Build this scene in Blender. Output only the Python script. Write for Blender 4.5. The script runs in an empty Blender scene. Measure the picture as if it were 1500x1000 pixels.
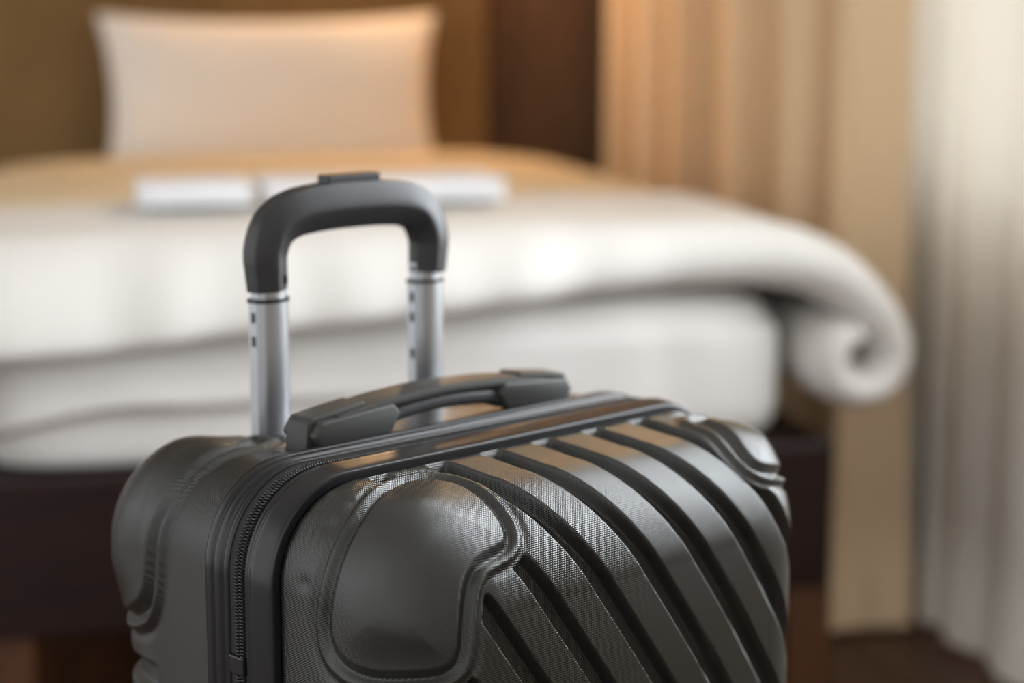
import bpy, bmesh, math
import numpy as np

# ------------------------------------------------------------------ camera
sc = bpy.context.scene
COL = sc.collection
CAM_H = 1.03
cam_data = bpy.data.cameras.new('camera')
cam = bpy.data.objects.new('camera', cam_data); COL.objects.link(cam)
cam.location = (0, 0, CAM_H)
cam.rotation_euler = (math.radians(90) - math.atan(470 / 2800), 0, 0)
cam_data.sensor_width = 36; cam_data.lens = 36 * 2800 / 1500
cam_data.clip_start = .05
cam_data.dof.use_dof = True
cam_data.dof.focus_distance = 1.345
cam_data.dof.aperture_fstop = 2.5
sc.camera = cam
sc.view_settings.view_transform = 'Standard'; sc.view_settings.look = 'None'
sc.view_settings.gamma = 1; sc.view_settings.use_curve_mapping = False
sc.view_settings.exposure = 0.13
# ------------------------------------------------------------------ world: the dim rest of the room
w = bpy.data.worlds.new('room_light'); sc.world = w; w.use_nodes = True
bg = w.node_tree.nodes['Background']; bg.inputs[0].default_value = (.97, .98, 1.0, 1); bg.inputs[1].default_value = 1.22
# ------------------------------------------------------------------ room frame: r right, q deep (bed direction), z up
TH = math.atan(610 / 2800)
ER = np.array([math.cos(TH), math.sin(TH), 0]); EQ = np.array([-math.sin(TH), math.cos(TH), 0])
def RQ(r, q, z=0.0): p = ER * r + EQ * q; return (p[0], p[1], z)
# daylight outside the window of the right wall
ld = bpy.data.lights.new('window_daylight', 'AREA'); ld.shape = 'RECTANGLE'; ld.size = 2.7; ld.size_y = 2.3
ld.energy = 235; ld.color = (.88, .94, 1.0)
lo = bpy.data.objects.new('window_daylight', ld); COL.objects.link(lo)
lo.location = RQ(2.0, 2.5, 1.75); lo.rotation_euler = (math.radians(90), 0, TH + math.radians(90))

# ------------------------------------------------------------------ helpers
def tag(o, label=None, cat=None, group=None, kind=None):
    if label: o['label'] = label
    if cat: o['category'] = cat
    if group: o['group'] = group
    if kind: o['kind'] = kind
    return o
def empty(name, loc=(0, 0, 0), rz=0.0):
    o = bpy.data.objects.new(name, None); COL.objects.link(o)
    o.location = loc; o.rotation_euler = (0, 0, rz); o.empty_display_size = .1
    return o
def link(name, me, m, parent=None, smooth=False):
    if smooth: me.polygons.foreach_set('use_smooth', np.ones(len(me.polygons), bool))
    o = bpy.data.objects.new(name, me); COL.objects.link(o)
    if m: me.materials.append(m)
    if parent: o.parent = parent
    return o
def mesh_np(name, V, Q):
    """mesh from an array of points and an array of quads"""
    V = np.asarray(V, np.float32); Q = np.asarray(Q, np.int32); me = bpy.data.meshes.new(name)
    me.vertices.add(len(V)); me.vertices.foreach_set('co', V.ravel())
    me.loops.add(Q.size); me.loops.foreach_set('vertex_index', Q.ravel())
    me.polygons.add(len(Q)); me.polygons.foreach_set('loop_start', np.arange(0, Q.size, 4, dtype=np.int32))
    me.update(calc_edges=True); me.validate(); return me
def grid_quads(nr, nc, wrap_c=False, wrap_r=False, flip=False):
    R = np.arange(nr if wrap_r else nr - 1); C = np.arange(nc if wrap_c else nc - 1)
    i, j = np.meshgrid(R, C, indexing='ij'); i2 = (i + 1) % nr; j2 = (j + 1) % nc
    q = np.stack([i * nc + j, i * nc + j2, i2 * nc + j2, i2 * nc + j], -1).reshape(-1, 4)
    return q[:, ::-1] if flip else q
def bm_mesh(name, bm):
    bmesh.ops.recalc_face_normals(bm, faces=bm.faces)
    me = bpy.data.meshes.new(name); bm.to_mesh(me); bm.free(); return me
def box_bm(bm, c, s):
    r = bmesh.ops.create_cube(bm, size=1)
    for v in r['verts']: v.co = [c[k] + v.co[k] * s[k] for k in range(3)]
    return r['verts']
def box(name, lo_, hi, m, parent=None, bevel=0.0, seg=2):
    bm = bmesh.new(); c = [(a + b) / 2 for a, b in zip(lo_, hi)]; s = [b - a for a, b in zip(lo_, hi)]
    box_bm(bm, c, s)
    if bevel: bmesh.ops.bevel(bm, geom=bm.edges[:], offset=bevel, segments=seg, affect='EDGES', profile=.5)
    return link(name, bm_mesh(name, bm), m, parent, smooth=False)
def prism(name, poly, y0, y1, m, parent=None, bevel=0.0):
    """polygon in x,z pushed out along y"""
    bm = bmesh.new(); a = [bm.verts.new((x, y0, z)) for x, z in poly]; b = [bm.verts.new((x, y1, z)) for x, z in poly]
    n = len(poly); bm.faces.new(a); bm.faces.new(b[::-1])
    for i in range(n): bm.faces.new((a[i], b[i], b[(i + 1) % n], a[(i + 1) % n]))
    bmesh.ops.recalc_face_normals(bm, faces=bm.faces)
    if bevel: bmesh.ops.bevel(bm, geom=bm.edges[:], offset=bevel, segments=3, affect='EDGES', profile=.5)
    o = link(name, bm_mesh(name, bm), m, parent, smooth=True); auto_smooth(o); return o
def auto_smooth(o, ang=40):
    me = o.data; me.polygons.foreach_set('use_smooth', np.ones(len(me.polygons), bool))
    bm = bmesh.new(); bm.from_mesh(me)
    for e in bm.edges:
        if len(e.link_faces) == 2 and e.calc_face_angle(0) > math.radians(ang): e.smooth = False
    bm.to_mesh(me); bm.free()
def spline(pts, n):
    """Catmull-Rom through the points, n samples, evenly spaced along the length"""
    P = np.array(pts, float); P = np.vstack([2 * P[0] - P[1], P, 2 * P[-1] - P[-2]]); out = []
    for i in range(1, len(P) - 2):
        for t in np.linspace(0, 1, 24, endpoint=False):
            a, b, c, d = P[i - 1:i + 3]
            out.append(.5 * (2 * b + (c - a) * t + (2 * a - 5 * b + 4 * c - d) * t * t + (3 * b - a - 3 * c + d) * t ** 3))
    out.append(P[-2]); out = np.array(out); L = np.r_[0, np.cumsum(np.linalg.norm(np.diff(out, axis=0), axis=1))]
    s = np.linspace(0, L[-1], n); return np.stack([np.interp(s, L, out[:, k]) for k in range(out.shape[1])], -1)
def sweep(name, path, section, m, parent=None, scale=None, ang=35):
    """closed section (n, y) carried along an x,z path; n points to the left of the path; ends capped"""
    P = np.asarray(path, float); T = np.gradient(P, axis=0); T /= np.linalg.norm(T, axis=1)[:, None]
    N = np.stack([-T[:, 1], T[:, 0]], -1); S = np.asarray(section, float); k = len(S)
    V = []
    for i in range(len(P)):
        f = (1, 1) if scale is None else scale[i]
        for n, y in S: V.append((P[i, 0] + N[i, 0] * n * f[0], y * f[1], P[i, 1] + N[i, 1] * n * f[0]))
    bm = bmesh.new(); vs = [bm.verts.new(v) for v in V]
    for i in range(len(P) - 1):
        for j in range(k):
            bm.faces.new((vs[i * k + j], vs[i * k + (j + 1) % k], vs[(i + 1) * k + (j + 1) % k], vs[(i + 1) * k + j]))
    bm.faces.new(vs[:k]); bm.faces.new(vs[-k:])
    o = link(name, bm_mesh(name, bm), m, parent, True); auto_smooth(o, ang); return o
def superellipse(a, b, e, n):
    t = np.linspace(0, 2 * np.pi, n, endpoint=False); c, s = np.cos(t), np.sin(t)
    return np.stack([a * np.sign(c) * abs(c) ** (2 / e), b * np.sign(s) * abs(s) ** (2 / e)], -1)
def sines(x, y, seed, n=7, f0=3.0, f1=14.0):
    """a smooth wrinkle field: a few sine waves of random heading"""
    g = np.random.RandomState(seed); h = np.zeros_like(x)
    for i in range(n):
        a = g.uniform(0, 6.28); fq = f0 * (f1 / f0) ** g.rand(); h += np.sin((x * math.cos(a) + y * math.sin(a)) * fq + g.uniform(0, 6.28)) / (fq / f0)
    return h / n * 2

# ------------------------------------------------------------------ materials
def mat(name, col, rough=.5, metal=0.0, spec=.5, noise=None, bump=None, sheen=0.0):
    m = bpy.data.materials.new(name); m.use_nodes = True; nt = m.node_tree; b = nt.nodes['Principled BSDF']
    b.inputs['Base Color'].default_value = (*col, 1); b.inputs['Roughness'].default_value = rough
    b.inputs['Metallic'].default_value = metal; b.inputs['Specular IOR Level'].default_value = spec
    if sheen: b.inputs['Sheen Weight'].default_value = sheen
    tc = nt.nodes.new('ShaderNodeTexCoord')
    if noise:
        scl, amt, stretch = noise
        mp = nt.nodes.new('ShaderNodeMapping'); mp.inputs['Scale'].default_value = stretch
        nz = nt.nodes.new('ShaderNodeTexNoise'); nz.inputs['Scale'].default_value = scl; nz.inputs['Detail'].default_value = 5
        rp = nt.nodes.new('ShaderNodeValToRGB')
        rp.color_ramp.elements[0].color = (*[c * (1 - amt) for c in col], 1); rp.color_ramp.elements[1].color = (*[min(1, c * (1 + amt)) for c in col], 1)
        rp.color_ramp.elements[0].position = .3; rp.color_ramp.elements[1].position = .7
        nt.links.new(tc.outputs['Object'], mp.inputs[0]); nt.links.new(mp.outputs[0], nz.inputs['Vector'])
        nt.links.new(nz.outputs['Fac'], rp.inputs[0]); nt.links.new(rp.outputs[0], b.inputs['Base Color'])
    if bump:
        scl, dist = bump
        n2 = nt.nodes.new('ShaderNodeTexNoise'); n2.inputs['Scale'].default_value = scl; n2.inputs['Detail'].default_value = 3
        bp = nt.nodes.new('ShaderNodeBump'); bp.inputs['Distance'].default_value = dist; bp.inputs['Strength'].default_value = .6
        nt.links.new(tc.outputs['Object'], n2.inputs['Vector']); nt.links.new(n2.outputs['Fac'], bp.inputs['Height'])
        nt.links.new(bp.outputs[0], b.inputs['Normal'])
    return m
def shell_material():
    m = mat('textured_shell_plastic', (.028, .029, .0255), .27, .30, 1.0)
    nt = m.node_tree; b = nt.nodes['Principled BSDF']
    uv = nt.nodes.new('ShaderNodeUVMap'); uv.uv_map = 'knurl'
    sx = nt.nodes.new('ShaderNodeSeparateXYZ'); nt.links.new(uv.outputs[0], sx.inputs[0])
    def mth(op, a, bb=None):
        n = nt.nodes.new('ShaderNodeMath'); n.operation = op
        for i, v in enumerate((a, bb)):
            if v is None: continue
            if isinstance(v, (int, float)): n.inputs[i].default_value = v
            else: nt.links.new(v, n.inputs[i])
        return n.outputs[0]
    k = 2 * math.pi / .0026
    s1 = mth('SINE', mth('MULTIPLY', mth('ADD', sx.outputs[0], sx.outputs[1]), k * .75))
    s2 = mth('SINE', mth('MULTIPLY', mth('SUBTRACT', sx.outputs[0], sx.outputs[1]), k * .75))
    h = mth('MULTIPLY', s1, s2)
    bp = nt.nodes.new('ShaderNodeBump'); bp.inputs['Distance'].default_value = .00015; bp.inputs['Strength'].default_value = 1.0
    nt.links.new(h, bp.inputs['Height']); nt.links.new(bp.outputs[0], b.inputs['Normal'])
    return m
def sheer_material():
    m = bpy.data.materials.new('sheer_voile'); m.use_nodes = True; nt = m.node_tree; out = nt.nodes['Material Output']
    nt.nodes.remove(nt.nodes['Principled BSDF'])
    d = nt.nodes.new('ShaderNodeBsdfDiffuse'); d.inputs[0].default_value = (.88, .82, .72, 1)
    t = nt.nodes.new('ShaderNodeBsdfTranslucent'); t.inputs[0].default_value = (.82, .82, .80, 1)
    mx = nt.nodes.new('ShaderNodeMixShader'); mx.inputs[0].default_value = .115
    tr = nt.nodes.new('ShaderNodeBsdfTransparent'); m2 = nt.nodes.new('ShaderNodeMixShader'); m2.inputs[0].default_value = .08
    nt.links.new(d.outputs[0], mx.inputs[1]); nt.links.new(t.outputs[0], mx.inputs[2])
    nt.links.new(mx.outputs[0], m2.inputs[1]); nt.links.new(tr.outputs[0], m2.inputs[2]); nt.links.new(m2.outputs[0], out.inputs[0])
    return m
def glass_material():
    m = bpy.data.materials.new('window_glass'); m.use_nodes = True; nt = m.node_tree; out = nt.nodes['Material Output']
    nt.nodes.remove(nt.nodes['Principled BSDF'])
    tr = nt.nodes.new('ShaderNodeBsdfTransparent'); gl = nt.nodes.new('ShaderNodeBsdfGlossy'); gl.inputs['Roughness'].default_value = .02
    mx = nt.nodes.new('ShaderNodeMixShader'); mx.inputs[0].default_value = .06
    nt.links.new(tr.outputs[0], mx.inputs[1]); nt.links.new(gl.outputs[0], mx.inputs[2]); nt.links.new(mx.outputs[0], out.inputs[0])
    return m
def emit_material(name, col, s):
    m = bpy.data.materials.new(name); m.use_nodes = True; b = m.node_tree.nodes['Principled BSDF']
    b.inputs['Base Color'].default_value = (*col, 1); b.inputs['Emission Color'].default_value = (*col, 1); b.inputs['Emission Strength'].default_value = s
    return m
M = dict(
    shell=shell_material(),
    rim=mat('rim_plastic', (.011, .011, .013), .30, 0, .5, bump=(900, .00004)),
    tape=mat('zipper_tape_cloth', (.020, .019, .021), .8, bump=(1500, .0002)),
    tooth=mat('zipper_tooth_nylon', (.028, .027, .027), .35),
    grip=mat('handle_plastic', (.028, .028, .030), .40, bump=(1400, .00004)),
    grip2=mat('carry_handle_plastic', (.045, .046, .043), .5, bump=(1400, .00005)),
    pad=mat('handle_pad_rubber', (.060, .062, .066), .35),
    alu=mat('brushed_aluminium', (.45, .46, .48), .36, .85, .5, bump=(600, .00002)),
    black=mat('black_plastic', (.012, .012, .014), .4),
    wheel=mat('wheel_rubber', (.02, .02, .02), .6),
    linen=mat('white_linen', (.80, .775, .73), .9, 0, .2, bump=(300, .0006)),
    sheet=mat('white_sheet', (.82, .80, .765), .9, 0, .2, bump=(260, .0006)),
    towel=mat('white_towel', (.88, .88, .90), .95, 0, .1, bump=(420, .002)),
    pillow=mat('cream_pillowcase', (.86, .78, .69), .9, 0, .2, bump=(240, .0006)),
    spread=mat('beige_bedspread', (.74, .61, .41), .9, 0, .2, noise=(6, .08, (1, 1, 1)), bump=(300, .0008)),
    darkwood=mat('dark_red_wood', (.014, .0045, .0035), .42, 0, .35, noise=(5, .35, (1, 12, 12))),
    legwood=mat('orange_wood', (.075, .026, .008), .5, 0, .5, noise=(6, .3, (10, 10, 1))),
    headboard=mat('golden_brown_upholstery', (.20, .118, .046), .8, 0, .2, noise=(5, .12, (1, 1, 1)), bump=(200, .001)),
    brownwall=mat('dark_brown_wall_panel', (.095, .052, .029), .7, 0, .3, noise=(3, .2, (8, 1, 1))),
    wall=mat('painted_wall', (.62, .56, .47), .85, 0, .2, bump=(120, .0005)),
    ceiling=mat('painted_ceiling', (.78, .76, .72), .9, 0, .2),
    plank=mat('reddish_floor_plank', (.085, .032, .013), .45, 0, .5, noise=(4, .35, (10, 1, 1))),
    subfloor=mat('dark_subfloor', (.02, .012, .008), .9),
    curtain=mat('beige_curtain_cloth', (.77, .58, .375), .85, 0, .2, bump=(350, .0006)),
    sheer=sheer_material(), glass=glass_material(),
    frame=mat('white_window_frame', (.75, .75, .74), .4),
    brass=mat('brass', (.6, .4, .15), .3, .9),
    shade=emit_material('lit_lamp_shade', (1.0, .72, .42), 2.5),
)

# ================================================================== THE ROOM
def room(o): o.rotation_euler = (0, 0, TH); return o
FLOOR = -.12   # floor height in the working frame; everything is lifted to floor = 0 at the end
R0, R1, Q0, Q1, ZC = -3.2, 1.60, -4.5, 4.98, 2.75
fl = room(tag(box('floor', (R0, Q0, FLOOR - .06), (R1 + .15, Q1 + .12, FLOOR - .012), M['subfloor']), 'reddish brown wooden floor under bed and suitcase', kind='structure'))
plank_me = None; npl = 40; pw = (R1 - R0) / npl
for i in range(npl):
    if plank_me is None:
        o = box('plank', (-pw / 2 + .0012, Q0, FLOOR - .012), (pw / 2 - .0012, Q1, FLOOR), M['plank'], fl, .0012, 1); plank_me = o.data
    else:
        o = bpy.data.objects.new('plank', plank_me); COL.objects.link(o); o.parent = fl
    o.location = (R0 + pw * (i + .5), 0, 0)
room(tag(box('wall_back', (R0, Q1, FLOOR - .012), (R1 + .15, Q1 + .12, ZC), M['brownwall']), 'dark brown wall behind the headboard', kind='structure'))
room(tag(box('ceiling', (R0, -1.2, ZC), (R1 + .15, Q1 + .12, ZC + .1), M['ceiling']), 'plain white ceiling', kind='structure'))
WQ0, WQ1, WZ0, WZ1 = 1.45, 3.78, .70, 2.6
bm = bmesh.new()
for lo_, hi in (((R1, Q0, FLOOR - .012), (R1 + .15, Q1, WZ0)), ((R1, Q0, WZ1), (R1 + .15, Q1, ZC)), ((R1, Q0, WZ0), (R1 + .15, WQ0, WZ1)), ((R1, WQ1, WZ0), (R1 + .15, Q1, WZ1))):
    box_bm(bm, [(a + b) / 2 for a, b in zip(lo_, hi)], [b - a for a, b in zip(lo_, hi)])
room(tag(link('wall_right', bm_mesh('wall_right', bm), M['wall']), 'pale window wall behind the curtains', kind='structure'))
bm = bmesh.new(); t = .05; wm = (WQ0 + WQ1) / 2
for a, b in (((WQ0, WZ0), (WQ1, WZ0 + t)), ((WQ0, WZ1 - t), (WQ1, WZ1)), ((WQ0, WZ0 + t), (WQ0 + t, WZ1 - t)), ((WQ1 - t, WZ0 + t), (WQ1, WZ1 - t)), ((wm - t / 2, WZ0 + t), (wm + t / 2, WZ1 - t))):
    box_bm(bm, (R1 + .10, (a[0] + b[0]) / 2, (a[1] + b[1]) / 2), (.05, b[0] - a[0], b[1] - a[1]))
win = room(tag(link('window_1', bm_mesh('window_1', bm), M['frame']), 'white framed window behind the sheer curtain', kind='structure'))
for a, b in ((WQ0 + t, wm - t / 2), (wm + t / 2, WQ1 - t)):
    box('pane', (R1 + .095, a, WZ0 + t), (R1 + .10, b, WZ1 - t), M['glass'], win)

# ------------------------------------------------------------------ curtains
def drape(name, q0, q1, r, amp, lam, z0, z1, m, seed, thick=.003, nq=260):
    q = np.linspace(q0, q1, nq); z = np.linspace(z0, z1, 14); g = np.random.RandomState(seed)
    ph = np.cumsum(1 + .35 * np.sin(q * 5.1 + g.rand() * 6) + .25 * np.sin(q * 11.3 + 2)) * abs(q1 - q0) / nq * 2 * math.pi / lam
    Q, Z = np.meshgrid(q, z); PH = ph[None] + .25 * np.sin(Z * 1.7)
    A = amp * (.75 + .25 * (1 - (Z - z0) / (z1 - z0)))
    Rr = r + A - 2 * A * abs(np.sin(PH / 2)) ** .8 + .12 * A * np.sin(2.3 * PH + 1); Qq = Q + .5 * A * np.cos(PH)
    n = Q.size
    V = np.concatenate([np.stack([Rr, Qq, Z], -1).reshape(-1, 3), np.stack([Rr + thick, Qq, Z], -1).reshape(-1, 3)])
    G = grid_quads(14, nq); b = [np.r_[np.arange(nq)], np.arange(nq) + 13 * nq, np.arange(14) * nq, np.arange(14) * nq + nq - 1]
    E_ = [np.stack([e[:-1], e[1:], e[1:] + n, e[:-1] + n], -1) for e in b]
    o = room(link(name, mesh_np(name, V, np.concatenate([G, G[:, ::-1] + n] + E_)), m, None, True)); return o
tag(drape('curtain', 3.22, 4.93, 1.405, .094, .33, FLOOR + .012, 2.62, M['curtain'], 3), 'heavy beige curtain hanging in deep folds beside the bed', 'curtain')
tag(drape('sheer_curtain', 2.25, 3.8, 1.535, .016, .11, FLOOR + .012, 2.62, M['sheer'], 5, .0015), 'thin white sheer curtain glowing with window light', 'curtain')

# ------------------------------------------------------------------ bed
BL, BR, BF, BB = -.20, 1.10, 2.86, 4.84
bed = tag(empty('bed_frame', RQ(.45, 3.85), TH), 'dark red-brown wooden bed frame with deep rails behind the suitcase', 'bed frame')
def bx(name, lo_, hi, m, bevel=.006): return box(name, (lo_[0] - .45, lo_[1] - 3.85, lo_[2]), (hi[0] - .45, hi[1] - 3.85, hi[2]), m, bed, bevel)
bx('foot_rail', (BL - .05, BF - .03, .12), (BR + .05, BF + .01, .362), M['darkwood'])
bx('side_rail', (BL - .05, BF + .011, .12), (BL - .015, BB + .03, .362), M['darkwood'])
bx('side_rail', (BR + .015, BF + .011, .12), (BR + .05, BB + .03, .362), M['darkwood'])
bx('mattress_platform', (BL - .014, BF + .011, .335), (BR + .014, BB + .03, .362), M['darkwood'])
for x in (BL + .01, BR - .02):
    for y in (BF - .02, BB - .06): bx('leg', (x, y, FLOOR), (x + .075, y + .07, .1195), M['legwood'], .004)
# mattress with a loosely tucked sheet
zr = np.r_[0, .004, .012, .03, np.linspace(.05, .185, 26), .205, .219, .228, .233, .235]
bul = np.r_[-.03, -.015, -.005, .0, np.full(22, .004), .003, .001, -.003, -.008, -.018, -.034, -.052, -.075, -.12]
S = superellipse((BR - BL) / 2, (BB - BF) / 2, 14, 720); V = []
cx, cy = (BR + BL) / 2, (BB + BF) / 2
for k, (z, b) in enumerate(zip(zr, bul)):
    sx_ = S[:, 0] * (1 + b / .65); sy_ = S[:, 1] * (1 + b / .99); X = sx_ + cx; Y = sy_ + cy
    front = np.clip((BF + .12 - Y) / .1, 0, 1); wgt = math.sin(min(1, z / .235) * math.pi) ** .6 if 0 < z < .235 else 0
    zc = .045 + .05 * np.cos((X - .06) * 6.0); tz = np.clip((z - zc + .012) / .024, 0, 1); crease = (tz * tz * (3 - 2 * tz) * max(0, 1 - z / .26) * .075 - .01) * np.clip((.42 - X) / .2, 0, 1)
    vert = .005 * np.sin(X * 46 + 2.2 * np.sin(X * 9)) * np.clip((X - .5) / .2, 0, 1)
    d = front * wgt * (crease + vert + .006 * sines(X * 1.0, np.full_like(X, z * 2.2), 11, 6, 7, 26))
    V.append(np.stack([X, Y - d, np.full_like(X, .3645 + z)], -1))
V = np.array(V); nr, nc = V.shape[:2]; V = np.concatenate([V.reshape(-1, 3), [[cx, cy, .3645], [cx, cy, .60]]])
Qd = grid_quads(nr, nc, True)
bm = bmesh.new(); vs = [bm.verts.new(v) for v in V[:-2]]
for q in Qd: bm.faces.new([vs[i] for i in q])
bm.faces.new(vs[:nc]); bm.faces.new(vs[(nr - 1) * nc:nr * nc])
o = room(link('mattress', bm_mesh('mattress', bm), M['sheet'], None, True)); auto_smooth(o, 60)
tag(o, 'thick mattress in a loose white sheet on the dark wooden bed frame', 'mattress')

def quilt(name, path, T, q0, q1, m, n=240, nq=90, droop=None, edge=None, seed=1, puff=.010, endr=.06, ripple=0.0):
    """a thick soft cover: path in r,z (middle line), thickness T(s), from q0 (foot) to q1"""
    P = spline(path, n); Tn = np.gradient(P, axis=0); Tn /= np.linalg.norm(Tn, axis=1)[:, None]; N = np.stack([-Tn[:, 1], Tn[:, 0]], -1)
    L = np.r_[0, np.cumsum(np.linalg.norm(np.diff(P, axis=0), axis=1))]
    def rnd(d, r): d = np.clip(d, 0, r); return np.sqrt(np.clip(1 - (1 - d / r) ** 2, 0, 1))
    ts = T(P[:, 0], L / L[-1]) * np.maximum(rnd(L, endr), .02) * np.maximum(rnd(L[-1] - L, endr), .02)
    u = (1 - np.cos(np.linspace(0, math.pi, nq))) / 2; qs = q0 + (q1 - q0) * (.35 * np.linspace(0, 1, nq) + .65 * u)
    rows = []
    for q in qs:
        f = max(rnd(q - q0, .075), .015) * max(rnd(q1 - q, .06), .015)
        qq = q + (edge(P[:, 0]) * np.clip((q0 + .3 - q) / .3, 0, 1) if edge is not None else 0) + np.zeros(n)
        nf = np.clip((q0 + .22 - q) / .22, 0, 1) * np.clip((.95 - P[:, 0]) / .1, 0, 1) * np.clip((P[:, 0] + .25) / .1, 0, 1) * ripple
        qq = qq + nf * (np.sin(P[:, 0] * 21 + 2.5 * np.sin(P[:, 0] * 6.5 + 1)) + .5 * np.sin(P[:, 0] * 47))
        wv = sines(L * 1.0, np.full(n, q), seed, 8, 5, 24) * puff * f
        wv = wv + f * nf / max(ripple, 1e-6) * .005 * sines(L, np.full(n, q * 1.4), seed + 3, 9, 16, 60) if ripple else wv
        dz = droop(P[:, 0], q) if droop is not None else 0
        up = P + N * (ts * f / 2 + wv)[:, None]; dn = P - N * (ts * f / 2 - .4 * wv)[:, None]
        a = np.stack([up[:, 0], qq, up[:, 1] + dz], -1); b = np.stack([dn[:, 0], qq, dn[:, 1] + dz], -1)
        rows.append(np.concatenate([a, b[::-1]]))
    V = np.array(rows); k = 2 * n
    bm = bmesh.new(); vs = [bm.verts.new(v) for v in V.reshape(-1, 3)]
    for q in grid_quads(nq, k, True): bm.faces.new([vs[i] for i in q])
    for base in (0, (nq - 1) * k):
        for j in range(n - 1): bm.faces.new((vs[base + j], vs[base + j + 1], vs[base + k - 2 - j], vs[base + k - 1 - j]))
    return room(link(name, bm_mesh(name, bm), m, None, True))
duv_path = [(-.43, .47), (-.41, .56), (-.29, .645), (-.12, .667), (.2, .667), (.6, .668), (.9, .668), (1.04, .665), (1.14, .637), (1.213, .574), (1.245, .512), (1.230, .464), (1.188, .445), (1.148, .462), (1.138, .502), (1.158, .536), (1.188, .538)]
def duv_T(r, s): return .104 - .040 * np.clip((s - .76) / .12, 0, 1)
def duv_droop(r, q):
    a = np.interp(r, [-.3, 0, .15, .3, .5, .75, .9, 1.05], [.10, .10, .08, .07, .05, .022, .006, .0]); t = np.clip((2.945 - q) / .145, 0, 1)
    return -a * t * t
def duv_edge(r): return -.035 * np.clip((.8 - r) / .4, 0, 1) + .012 * np.sin(r * 9)
o = quilt('duvet', duv_path, duv_T, 2.80, 3.40, M['linen'], droop=duv_droop, edge=duv_edge, ripple=.008, seed=12, puff=.010)
tag(o, 'puffy white duvet folded across the foot of the bed, its end curled over the side', 'duvet')
spr_path = [(-.345, .47), (-.335, .56), (-.25, .635), (-.08, .664), (.2, .668), (.45, .669), (.7, .668), (.95, .664), (1.12, .635), (1.185, .56), (1.195, .47)]
o = quilt('bedspread', spr_path, lambda r, s: .098 + 0 * r, 3.425, 4.60, M['spread'], n=150, nq=60, seed=9, puff=.006)
tag(o, 'smooth golden beige bedspread on the far half of the bed', 'bedspread')

# pillow standing against the headboard
def pillow(name, w, h, t, m):
    n = 70; u = np.linspace(-1, 1, n); U, W = np.meshgrid(u, u)
    pin = 1 - .09 * (1 - U ** 2) * abs(W) ** 3; pin2 = 1 - .075 * (1 - W ** 2) * abs(U) ** 3
    X = U * w / 2 * pin2; Z = W * h / 2 * pin
    th = t / 2 * np.clip((1 - abs(U) ** 2.6) * (1 - abs(W) ** 2.6), 0, 1) ** .5
    wr = .006 * sines(U * 1.2, W, 21, 7, 3, 12) * (th / (t / 2))
    A = np.stack([X, -th - wr, Z], -1).reshape(-1, 3); B = np.stack([X, th + .001, Z], -1).reshape(-1, 3)
    G = grid_quads(n, n); k = n * n
    bm = bmesh.new(); va = [bm.verts.new(p) for p in A]; vb = [bm.verts.new(p) for p in B]
    for q in G: bm.faces.new([va[i] for i in q]); bm.faces.new([vb[i] for i in q[::-1]])
    rim = list(range(n)) + [i * n + n - 1 for i in range(1, n)] + [(n - 1) * n + j for j in range(n - 2, -1, -1)] + [i * n for i in range(n - 2, 0, -1)]
    for i in range(len(rim)): a, b = rim[i], rim[(i + 1) % len(rim)]; bm.faces.new((va[a], vb[a], vb[b], va[b]))
    return link(name, bm_mesh(name, bm), m, None, True)
o = pillow('pillow', .83, .43, .17, M['pillow'])
o.location = RQ(.43, 4.735, .835); o.rotation_euler = (math.radians(-10), 0, TH)
tag(o, 'plump cream pillow propped upright against the headboard', 'pillow')

# folded towels lying on the bed
def towel(r0, r1, q, z, w, layers, lab):
    t = tag(empty('folded_towel', RQ((r0 + r1) / 2, q, z), TH), lab, 'towel', 'folded towels on the duvet')
    h = .034 / layers
    for k in range(layers):
        L = (r1 - r0) / 2 - .006 * (k % 2); bm = bmesh.new()
        box_bm(bm, (0, 0, h * (k + .5)), (2 * L, w, h * .97))
        bmesh.ops.bevel(bm, geom=bm.edges[:], offset=h * .42, segments=3, affect='EDGES', profile=.5)
        link('towel_fold', bm_mesh('towel_fold', bm), M['towel'], t, True)
towel(.064, .255, 3.25, .7315, .20, 3, 'small folded white towel on the duvet, left of the trolley handle')
towel(.268, .680, 3.26, .7315, .21, 3, 'wide folded white towel on the duvet, behind the trolley handle')

# headboard of upholstered panels, with a lamp above the frame of the photo
hb = tag(empty('headboard', RQ(.15, 4.93), TH), 'tall golden brown upholstered headboard behind the pillow', 'headboard')
for k, (a, b) in enumerate(((-1.15, -.44), (-.437, .281), (.284, 1.0))):
    box('panel', (a - .15, -.045, FLOOR), (b - .15, .045, 1.42), M['headboard'], hb, .012, 3)
lamp = tag(empty('wall_lamp', RQ(.92, 4.978, 1.75), TH), 'brass wall lamp with a warm shade above the headboard', 'lamp')
box('backplate', (-.04, -.015, -.06), (.04, 0, .06), M['brass'], lamp, .004)
sweep('arm', spline([(0, 0), (0, .03), (0, .05)], 8), superellipse(.006, .006, 2, 10), M['brass'], lamp).location = (0, -.07, -.03)
box('arm_bracket', (-.006, -.11, -.03), (.006, -.014, -.018), M['brass'], lamp, .002)
bm = bmesh.new(); bmesh.ops.create_cone(bm, cap_ends=False, segments=40, radius1=.085, radius2=.055, depth=.14)
for v in bm.verts: v.co.y -= .11; v.co.z += .06
sh = link('lamp_shade', bm_mesh('lamp_shade', bm), M['shade'], lamp, True)
pl = bpy.data.lights.new('lamp_bulb', 'POINT'); pl.energy = 22; pl.color = (1, .68, .36); pl.shadow_soft_size = .06
po = bpy.data.objects.new('lamp_bulb', pl); COL.objects.link(po); po.parent = lamp; po.location = (0, -.11, -.03)

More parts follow.
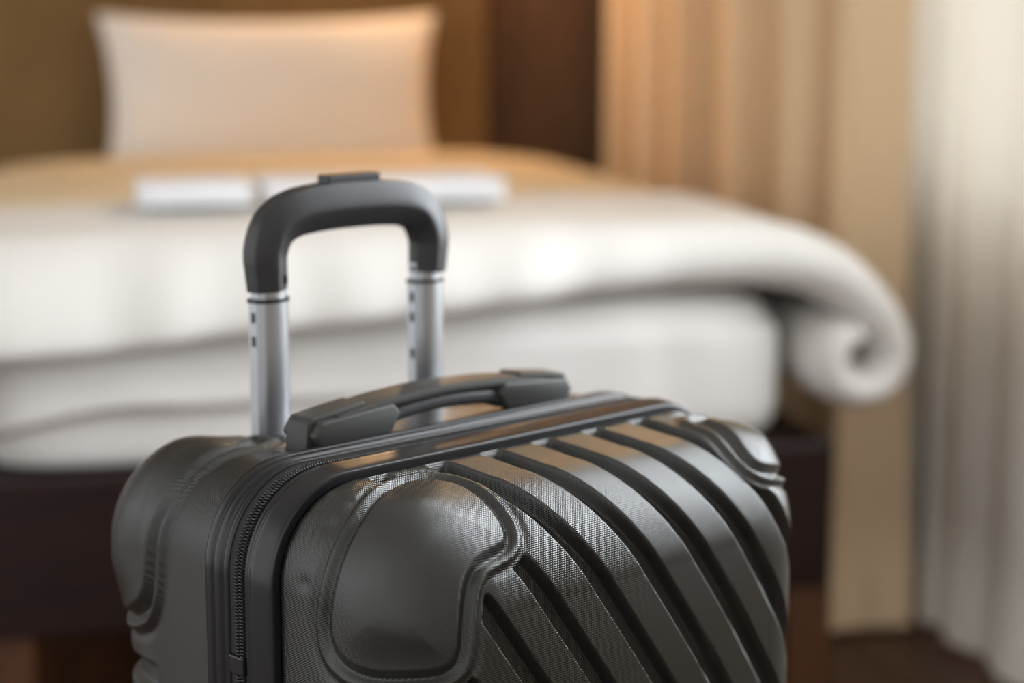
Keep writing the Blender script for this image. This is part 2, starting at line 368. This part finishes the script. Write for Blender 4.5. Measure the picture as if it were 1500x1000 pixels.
# ================================================================== THE SUITCASE
# local frame: x along the width, y towards its back, z up; v = -y is the depth towards the front
RIM_P = np.array([-.11164679, 1.32531839]); UDIR = np.array([.71318774, .70097307]); UC = .162
CASE_RZ = math.atan2(UDIR[1], UDIR[0])
VC = -.06
base = RIM_P + UDIR * UC + np.array([UDIR[1], -UDIR[0]]) * VC
case = tag(empty('suitcase', (base[0], base[1], 0), CASE_RZ), 'dark grey ribbed hard-shell suitcase with raised trolley handle in front of the bed', 'suitcase')
def Y(v): return -(v - VC)
CA,CB,CZ,CRC=.235,.3905,.3205,.068   # half width, half height, centre height, corner radius of shell outline
def sstep(x,a,b):
    t=np.clip((x-a)/(b-a),0,1);return t*t*(3-2*t)
def outline_param(fine,coarse):
    """list of (segment, t) clockwise from lower left; dense where the case shows"""
    L=2*(CB-CRC)
    def seg(k,length,step):
        n=max(2,int(length/step));return [(k,i/n) for i in range(n)]
    out=[]
    nlo=max(2,int(L*.45/coarse));nhi=int(L*.55/fine)
    out+=[(0,.45*i/nlo) for i in range(nlo)]+[(0,.45+.55*i/nhi) for i in range(nhi)]
    out+=seg(1,CRC*1.57,fine*.8)
    out+=seg(2,2*(CA-CRC),fine)
    out+=seg(3,CRC*1.57,fine*.8)
    out+=[(4,.55*i/nhi) for i in range(nhi)]+[(4,.55+.45*i/nlo) for i in range(nlo)]
    out+=seg(5,CRC*1.57,coarse)+seg(6,2*(CA-CRC),coarse)+seg(7,CRC*1.57,coarse)
    return np.array([o[0] for o in out]),np.array([o[1] for o in out])
def outline(par,n,rc):
    """points of the rounded rectangle inset by n (outward if negative) with corner radius rc"""
    k,t=par;A=CA-n;B=CB-n;x=np.zeros(len(k));z=np.zeros(len(k))
    def put(m,fx,fz):
        x[m]=fx(t[m]) if callable(fx) else fx;z[m]=fz(t[m]) if callable(fz) else fz
    a=A-rc;b=B-rc;h=np.pi/2
    put(k==0,-A,lambda t:-b+2*b*t)
    put(k==1,lambda t:-a-rc*np.cos(t*h),lambda t:b+rc*np.sin(t*h))
    put(k==2,lambda t:-a+2*a*t,B)
    put(k==3,lambda t:a+rc*np.sin(t*h),lambda t:b+rc*np.cos(t*h))
    put(k==4,A,lambda t:b-2*b*t)
    put(k==5,lambda t:a+rc*np.cos(t*h),lambda t:-b-rc*np.sin(t*h))
    put(k==6,lambda t:a-2*a*t,-B)
    put(k==7,lambda t:-a-rc*np.sin(t*h),lambda t:-b-rc*np.cos(t*h))
    return x,z
def base_shell(F,R,fine,coarse,dome=.006,draft=.005,rp=.45):
    """rows run from the rim (v=0) to the middle of the face (v=F); returns arrays [row,col] of x, v, z"""
    par=outline_param(fine,coarse);X=[];V=[];Z=[]
    rows=[]
    nw=max(6,int((F-R)/fine))
    for j in range(nw): rows.append((draft*(j/nw)**1.5,(F-R)*j/nw,None))
    na=int(R*1.57/fine)
    for j in range(na+1):
        t=j/na*np.pi/2;rows.append((draft+R*(1-np.cos(t)),F-R+R*np.sin(t),None))
    nin=draft+R;nf=int((CA-nin)/fine*.85)
    for j in range(1,nf+1): rows.append((nin,F,j/nf))
    for n,v,l in rows:
        x,z=outline(par,n,CRC-rp*n)
        if l is not None:
            sz=np.clip(z,-(CB-CA),CB-CA);x=x*(1-l);z=z*(1-l)+sz*l
            vv=v+dome*(1-(1-l)**2)
        else: vv=v
        X.append(x);Z.append(z+CZ);V.append(np.full(len(x),vv))
    return np.array(X),np.array(V),np.array(Z)
def grid_normals(X,V,Z):
    """outward normals of the [row,col] grid (v is the outward depth)"""
    P=np.stack([X,V,Z],-1)
    ds=np.roll(P,-1,1)-np.roll(P,1,1)
    dr=np.gradient(P,axis=0)
    N=np.cross(ds,dr);N/=np.linalg.norm(N,axis=-1,keepdims=True)+1e-12
    return N
def poly_sdf(px, py, poly):
    """signed distance to a closed polygon (negative inside)"""
    d = np.full(px.shape, 1e9); ins = np.zeros(px.shape, bool); n = len(poly)
    for i in range(n):
        a = poly[i]; b = poly[(i + 1) % n]; e = b - a; wx = px - a[0]; wy = py - a[1]
        t = np.clip((wx * e[0] + wy * e[1]) / (e @ e + 1e-15), 0, 1); d = np.minimum(d, (wx - e[0] * t) ** 2 + (wy - e[1] * t) ** 2)
        c = ((a[1] > py) != (b[1] > py)) & (px < (b[0] - a[0]) * (py - a[1]) / (b[1] - a[1] + 1e-15) + a[0]); ins ^= c
    d = np.sqrt(d); return np.where(ins, -d, d)
def corner_field(X, V, Z, pts, sx):
    """signed distance on the shell to a corner cap outline given by points on the shell, seen along the corner's diagonal"""
    w = np.array([.62 * sx, .60, .50]); w /= np.linalg.norm(w); e1 = np.cross([0, 0, 1.], w); e1 /= np.linalg.norm(e1); e2 = np.cross(w, e1)
    P = np.array(pts, float); poly = spline(np.vstack([P, P[:1]])[:, :] @ np.stack([e1, e2], -1), 200)[:-1]
    for _ in range(36): poly = .5 * poly + .25 * (np.roll(poly, 1, 0) + np.roll(poly, -1, 0))
    D = np.full(X.shape, 1.0); c = P.mean(0); rad = np.linalg.norm(P - c, axis=1).max() + .05
    m = ((X - c[0]) ** 2 + (V - c[1]) ** 2 + (Z - c[2]) ** 2) < rad ** 2
    Q = np.stack([X[m], V[m], Z[m]], -1); D[m] = poly_sdf(Q @ e1, Q @ e2, poly); return D
def cap_height(D):
    """raised cap, a cord-like ridge round it and a channel on either side"""
    h = .0042 * sstep(-D, -.001, .0042) + .0055 * sstep(-D, .000, .038)
    h += .0026 * np.exp(-((D - .0082) / .0026) ** 2)
    h -= .0022 * np.exp(-((D - .0030) / .0018) ** 2) + .0020 * np.exp(-((D - .0140) / .0028) ** 2)
    return h
CAP_FRONT = [(-.2299,.0541,.6124),(-.2300,.0520,.6283),(-.2291,.0551,.6495),(-.2210,.0561,.6729),(-.2060,.0541,.6909),(-.1874,.0480,.7021),(-.1632,.0380,.7077),(-.1395,.0340,.7082),(-.1233,.0400,.7074),(-.1166,.0581,.7056),(-.1163,.0796,.6999),(-.1164,.0954,.6907),(-.1179,.1058,.6811),(-.1187,.1109,.6748),(-.1268,.1121,.6731),(-.1400,.1132,.6714),(-.1524,.1132,.6709),(-.1635,.1153,.6635),(-.1695,.1172,.6549),(-.1732,.1197,.6418),(-.1766,.1211,.6262),(-.1770,.1217,.6121),(-.1809,.1204,.6026),(-.1901,.1163,.6002),(-.2122,.0986,.5999),(-.2231,.0815,.5993),(-.2282,.0661,.6037)]
CAP_BACK = [(-.1631,.0656,.7038),(-.1916,.0635,.6977),(-.2117,.0676,.6812),(-.2219,.0738,.6621),(-.2255,.0779,.6440),(-.2250,.0820,.6238),(-.2249,.0860,.6060),(-.2242,.0941,.5920),(-.2206,.1098,.5787),(-.2112,.1299,.5710),(-.19,.152,.572),(-.170,.167,.582),(-.163,.171,.615),(-.158,.170,.650),(-.132,.160,.675),(-.122,.140,.692),(-.122,.105,.702),(-.135,.078,.705)]
CAP_RIGHT = [(.166,.036,.707),(.164,.060,.704),(.157,.0815,.698),(.153,.097,.689),(.160,.103,.677),(.196,.093,.668),(.220,.073,.662),(.2305,.056,.665),(.227,.045,.688),(.208,.039,.702)]
def put_shell(name, F, R, v0, sg, draft, fine, hfun):
    X, V_, Z = base_shell(F, R, fine, .007, draft=draft); N = grid_normals(X, V_, Z)
    h = hfun(X, V_, Z); X2 = X + N[..., 0] * h; V2 = V_ + N[..., 1] * h; Z2 = Z + N[..., 2] * h
    # a lip that turns in under the rim
    X2 = np.vstack([X2[:1] * .97, X2]); V2 = np.vstack([V2[:1] - .001, V2]); Z2 = np.vstack([CZ + (Z2[:1] - CZ) * .97, Z2])
    nr, nc = X2.shape; P = np.stack([X2, Y(v0 + sg * V2), Z2], -1)
    me = mesh_np(name, P.reshape(-1, 3), grid_quads(nr, nc, True, flip=(sg < 0)))
    uv = me.uv_layers.new(name='knurl'); vi = np.empty(len(me.loops), np.int32); me.loops.foreach_get('vertex_index', vi)
    UV = np.stack([X2 + V2, Z2 - .6 * V2], -1).reshape(-1, 2)[vi]; uv.data.foreach_set('uv', UV.astype(np.float32).ravel())
    return link(name, me, M['shell'], case, True)
RIB = .0548; RIB0 = -.094 + .71 * .7105
def front_height(X, V_, Z):
    d1 = corner_field(X, V_, Z, CAP_FRONT, -1); d2 = corner_field(X, V_, Z, CAP_RIGHT, 1)
    c = X + .71 * Z - RIB0; k = (c / RIB + .5) % 1 - .5; a = abs(k) * RIB
    g = 1 - sstep(a, .0064, .0118)
    g = g * sstep(V_, .0065, .0135) * sstep(d1, .0150, .0185) * sstep(d2, .0150, .0185)
    g = g * sstep(Z, .03, .07)
    # plain band beside the left cap
    g = g * np.where(V_ < .12, sstep(X, -.2, -.16), 1)
    h = -.0112 * g + cap_height(d1) + cap_height(d2)
    for (y, z, s) in ((.026, .652, .005), (.030, .690, .005)):
        h -= .0018 * np.exp(-(((V_ - y) / s) ** 2 + ((Z - z) / s) ** 2)) * (X < -.15)
    h -= .0030 * np.exp(-(V_ / .0045) ** 2)
    return h
def back_height(X, V_, Z):
    d1 = corner_field(X, V_, Z, CAP_BACK, -1)
    mir = [(-x, v, z) for x, v, z in CAP_BACK]; d2 = corner_field(X, V_, Z, mir, 1)
    k = ((Z - .5335) / RIB + .5) % 1 - .5; g = 1 - sstep(abs(k) * RIB, .007, .0125)
    g = g * sstep(V_, .082, .088) * (Z < .565) * sstep(Z, .03, .07)
    return -.0075 * g + 1.35 * (cap_height(d1) + cap_height(d2))
put_shell('front_shell', .125, .075, .002, 1, .005, .00115, front_height)
put_shell('back_shell', .182, .088, -.077, -1, .010, .0018, back_height)

# rims: extruded strips round both shells
PAR = outline_param(.004, .012)
def strip(name, prof, m):
    """closed profile of (outward, v) carried round the case"""
    rows = []
    for n, v in prof:
        x, z = outline(PAR, -n, CRC + n); rows.append(np.stack([x, np.full_like(x, Y(v)), z + CZ], -1))
    V = np.array(rows); nr, nc = V.shape[:2]
    o = link(name, mesh_np(name, V.reshape(-1, 3), grid_quads(nr, nc, True, True)), m, case, True); auto_smooth(o, 38); return o
def rounded(prof, n=3):
    P = np.array(prof, float)
    for _ in range(n - 1):
        Q = np.roll(P, -1, 0); P = np.stack([.75 * P + .25 * Q, .25 * P + .75 * Q], 1).reshape(-1, 2)
    return P
strip('front_rim', rounded([(-.006, .0015), (.0030, .0020), (.0048, .0005), (.0058, -.004), (.0066, -.010), (.0074, -.0155), (.0074, -.0190), (.0060, -.0215), (.0038, -.0225), (.0034, -.0260), (.0042, -.0275), (.0038, -.0300), (.0012, -.0310), (-.006, -.0310)]), M['rim'])
strip('zipper_tape', [(-.006, -.030), (.0020, -.030), (.0028, -.034), (.0028, -.043), (.0020, -.0500), (-.006, -.0500)], M['tape'])
strip('back_rim', rounded([(-.006, -.0495), (.0010, -.0495), (.0040, -.0505), (.0044, -.0540), (.0030, -.0555), (.0032, -.0565), (.0054, -.0580), (.0060, -.0625), (.0048, -.0650), (.0034, -.0658), (.0038, -.0670), (.0056, -.0685), (.0056, -.0740), (.0036, -.0775), (-.006, -.0785)], 3), M['rim'])
# zipper coil: far too many teeth to pick apart, one mesh
px_, pz_ = outline(outline_param(.0008, .0016), -.0034, CRC + .0034); pz_ = pz_ + CZ
L = np.r_[0, np.cumsum(np.hypot(np.diff(px_), np.diff(pz_)))]; V = []; Qd = []
for i, s in enumerate(np.arange(0, L[-1], .00245)):
    x, z = np.interp(s, L, px_), np.interp(s, L, pz_); x2, z2 = np.interp(s + .001, L, px_), np.interp(s + .001, L, pz_)
    t_ = np.array([x2 - x, z2 - z]); ln = np.linalg.norm(t_)
    if ln < 1e-6: continue
    t_ /= ln; n_ = np.array([-t_[1], t_[0]])
    for row, off in ((0, .0), (1, .00122)):
        vc = -.0345 if row == 0 else -.0395; c = np.array([x, z]) + t_ * off; b0 = len(V)
        for (a, e, hgt) in ((-1, -1, 0), (1, -1, 0), (1, 1, 0), (-1, 1, 0), (-.55, -.6, 1), (.55, -.6, 1), (.55, .6, 1), (-.55, .6, 1)):
            p = c + t_ * a * .00085 + n_ * (-.0003 + .0019 * hgt); V.append((p[0], Y(vc + e * .0027), p[1]))
        Qd += [(b0, b0 + 1, b0 + 5, b0 + 4), (b0 + 1, b0 + 2, b0 + 6, b0 + 5), (b0 + 2, b0 + 3, b0 + 7, b0 + 6), (b0 + 3, b0, b0 + 4, b0 + 7), (b0 + 4, b0 + 5, b0 + 6, b0 + 7), (b0 + 3, b0 + 2, b0 + 1, b0)]
tag(link('zipper_teeth', mesh_np('zipper_teeth', V, Qd), M['tooth'], case), 'fine dark zipper coil', kind='stuff')
box('zipper_stop', (-CA - .006, Y(-.0315), .572), (-CA + .004, Y(-.049), .586), M['rim'], case, .0015)

# trolley: two poles and the grip
PV = -.198; PY = Y(PV)
def pole_section(w, d, bulge):
    """x half-width w, y half-depth d, the front (-y) bowed out"""
    pts = []
    for t in np.linspace(-1, 1, 13): pts.append((w * t * .90, -d - bulge * (1 - t * t) + (.0016 if abs(t) == 1 else 0)))
    pts += [(w, -d * .62), (w, d * .7), (w * .86, d), (-w * .86, d), (-w, d * .7), (-w, -d * .62)]
    return pts
def tube_z(name, sec, x, z0, z1, m, parent):
    bm = bmesh.new(); a = [bm.verts.new((x + p[0], PY + p[1], z0)) for p in sec]; b = [bm.verts.new((x + p[0], PY + p[1], z1)) for p in sec]
    n = len(sec)
    for i in range(n): bm.faces.new((a[i], a[(i + 1) % n], b[(i + 1) % n], b[i]))
    bm.faces.new(a); bm.faces.new(b)
    o = link(name, bm_mesh(name, bm), m, parent, True); auto_smooth(o, 30); return o
PX = .0845
for s, holes in ((-1, (.7955, .7765)), (1, (.7955, .7780, .7465))):
    p = tube_z('pole', pole_section(.0162, .0078, .0038), s * PX - .0005, .60, .8085, M['alu'], case)
    tube_z('pole_collar', pole_section(.0172, .0086, .0040), s * PX - .0005, .8075, .8105, M['black'], p)
    tube_z('inner_tube', pole_section(.0144, .0066, .0034), s * PX - .0005, .79, .825, M['alu'], p)
    for z in holes:
        box('lock_hole', (s * PX - .0005 - .0164, PY - .0034, z - .0042), (s * PX - .0005 - .0158, PY + .0022, z + .0042), M['black'], p, .0002, 1)
gp = [(-PX - .0005, .8165), (-PX - .0012, .832), (-PX - .0012, .848), (-.0775, .8655), (-.0600, .8752), (-.032, .8788), (0, .8795), (.032, .8788), (.0600, .8752), (.0775, .8655), (PX + .0012, .848), (PX + .0012, .832), (PX, .8165)]
P = spline(gp, 90)
sec = [(.0190, .0072), (.0180, .0094), (.002, .0162), (-.002, .0162), (-.0165, .0075), (-.0175, .0055), (-.0175, -.0055), (-.0165, -.0075), (-.0025, -.0160), (.0015, -.0165), (.0180, -.0098), (.0190, -.0076)]
sec = rounded(sec, 2)
tt = np.linspace(-1, 1, 90); sc_ = [(.86 + .20 * (1 - abs(t) ** 2.5), .88 + .12 * (1 - abs(t) ** 3)) for t in tt]
g = sweep('trolley_grip', P, sec, M['grip'], case, sc_, 24); g.location = (0, PY, 0)
bt = box('release_button', (-.0275, -.0085, .895), (.0275, .0075, .9055), M['grip'], g, .0014)
bx_ = box('grip_screw', (-PX + .0070, -.0122, .822), (-PX + .0100, -.0095, .829), M['black'], g, .0002, 1)

# carry handle on the top
HV = -.094; HY = Y(HV)
ch = sweep('carry_handle', spline([(-.118, .7315), (-.09, .7355), (-.055, .7390), (0, .7410), (.055, .7390), (.09, .7355), (.118, .7315)], 50), rounded([(.0045, -.016), (.0045, .016), (-.001, .0175), (-.004, .0165), (-.004, -.0165), (-.001, -.0175)], 2), M['grip2'], case)
ch.location = (0, HY, 0); ch.scale = (.955, 1, 1)
sweep('grip_pad', spline([(-.068, .7245), (-.045, .7290), (0, .7315), (.045, .7290), (.068, .7245)], 40), superellipse(.0082, .0155, 2.4, 28), M['pad'], ch)
for s in (-1, 1):
    blk = [(-.1455, .7230), (-.1385, .7135), (-.066, .7155), (-.0560, .730), (-.063, .7380), (-.1380, .7330)]
    e = prism('end_block', [(-x * s, z) if s > 0 else (x, z) for x, z in blk], -.0205, .0205, M['grip2'], ch, .0022)
    st = [(-.1495, .7045), (-.1465, .7315), (-.1420, .7360), (-.090, .7425), (-.0875, .7415), (-.0875, .7385), (-.1395, .7320), (-.1405, .7285), (-.1405, .7045)]
    prism('mounting_strap', [(-x * s, z) if s > 0 else (x, z) for x, z in st], -.0125, .0125, M['grip2'], ch, .0011)
    box('mounting_foot', (s * .145 - .017, -.0165, .7025), (s * .145 + .017, .0165, .7105), M['grip2'], ch, .003)

# four spinner wheels under the case
for sx in (-1, 1):
    for v in (.055, -.175):
        hs = box('wheel_housing', (sx * .185 - .028, Y(v) - .028, FLOOR + .040), (sx * .185 + .028, Y(v) + .028, FLOOR + .066), M['black'], case, .006)
        bm = bmesh.new(); bmesh.ops.create_cone(bm, cap_ends=True, segments=36, radius1=.0215, radius2=.0215, depth=.020)
        bmesh.ops.bevel(bm, geom=[e for e in bm.edges if len(e.link_faces) == 2 and e.calc_face_angle(0) > 1], offset=.003, segments=2, affect='EDGES')
        for v_ in bm.verts: c = v_.co.copy(); v_.co = (sx * .185 + c.z, Y(v) + c.y, FLOOR + .0215 + c.x)
        wo = link('wheel', bm_mesh('wheel', bm), M['wheel'], hs, True); auto_smooth(wo)

# ------------------------------------------------------------------ lift the whole place so that the floor lies at z = 0
for o in list(COL.objects):
    if o.parent is None: o.location.z -= FLOOR
for o in (case, bed, hb):
    o.location.z += FLOOR
    for c in o.children: c.location.z -= FLOOR
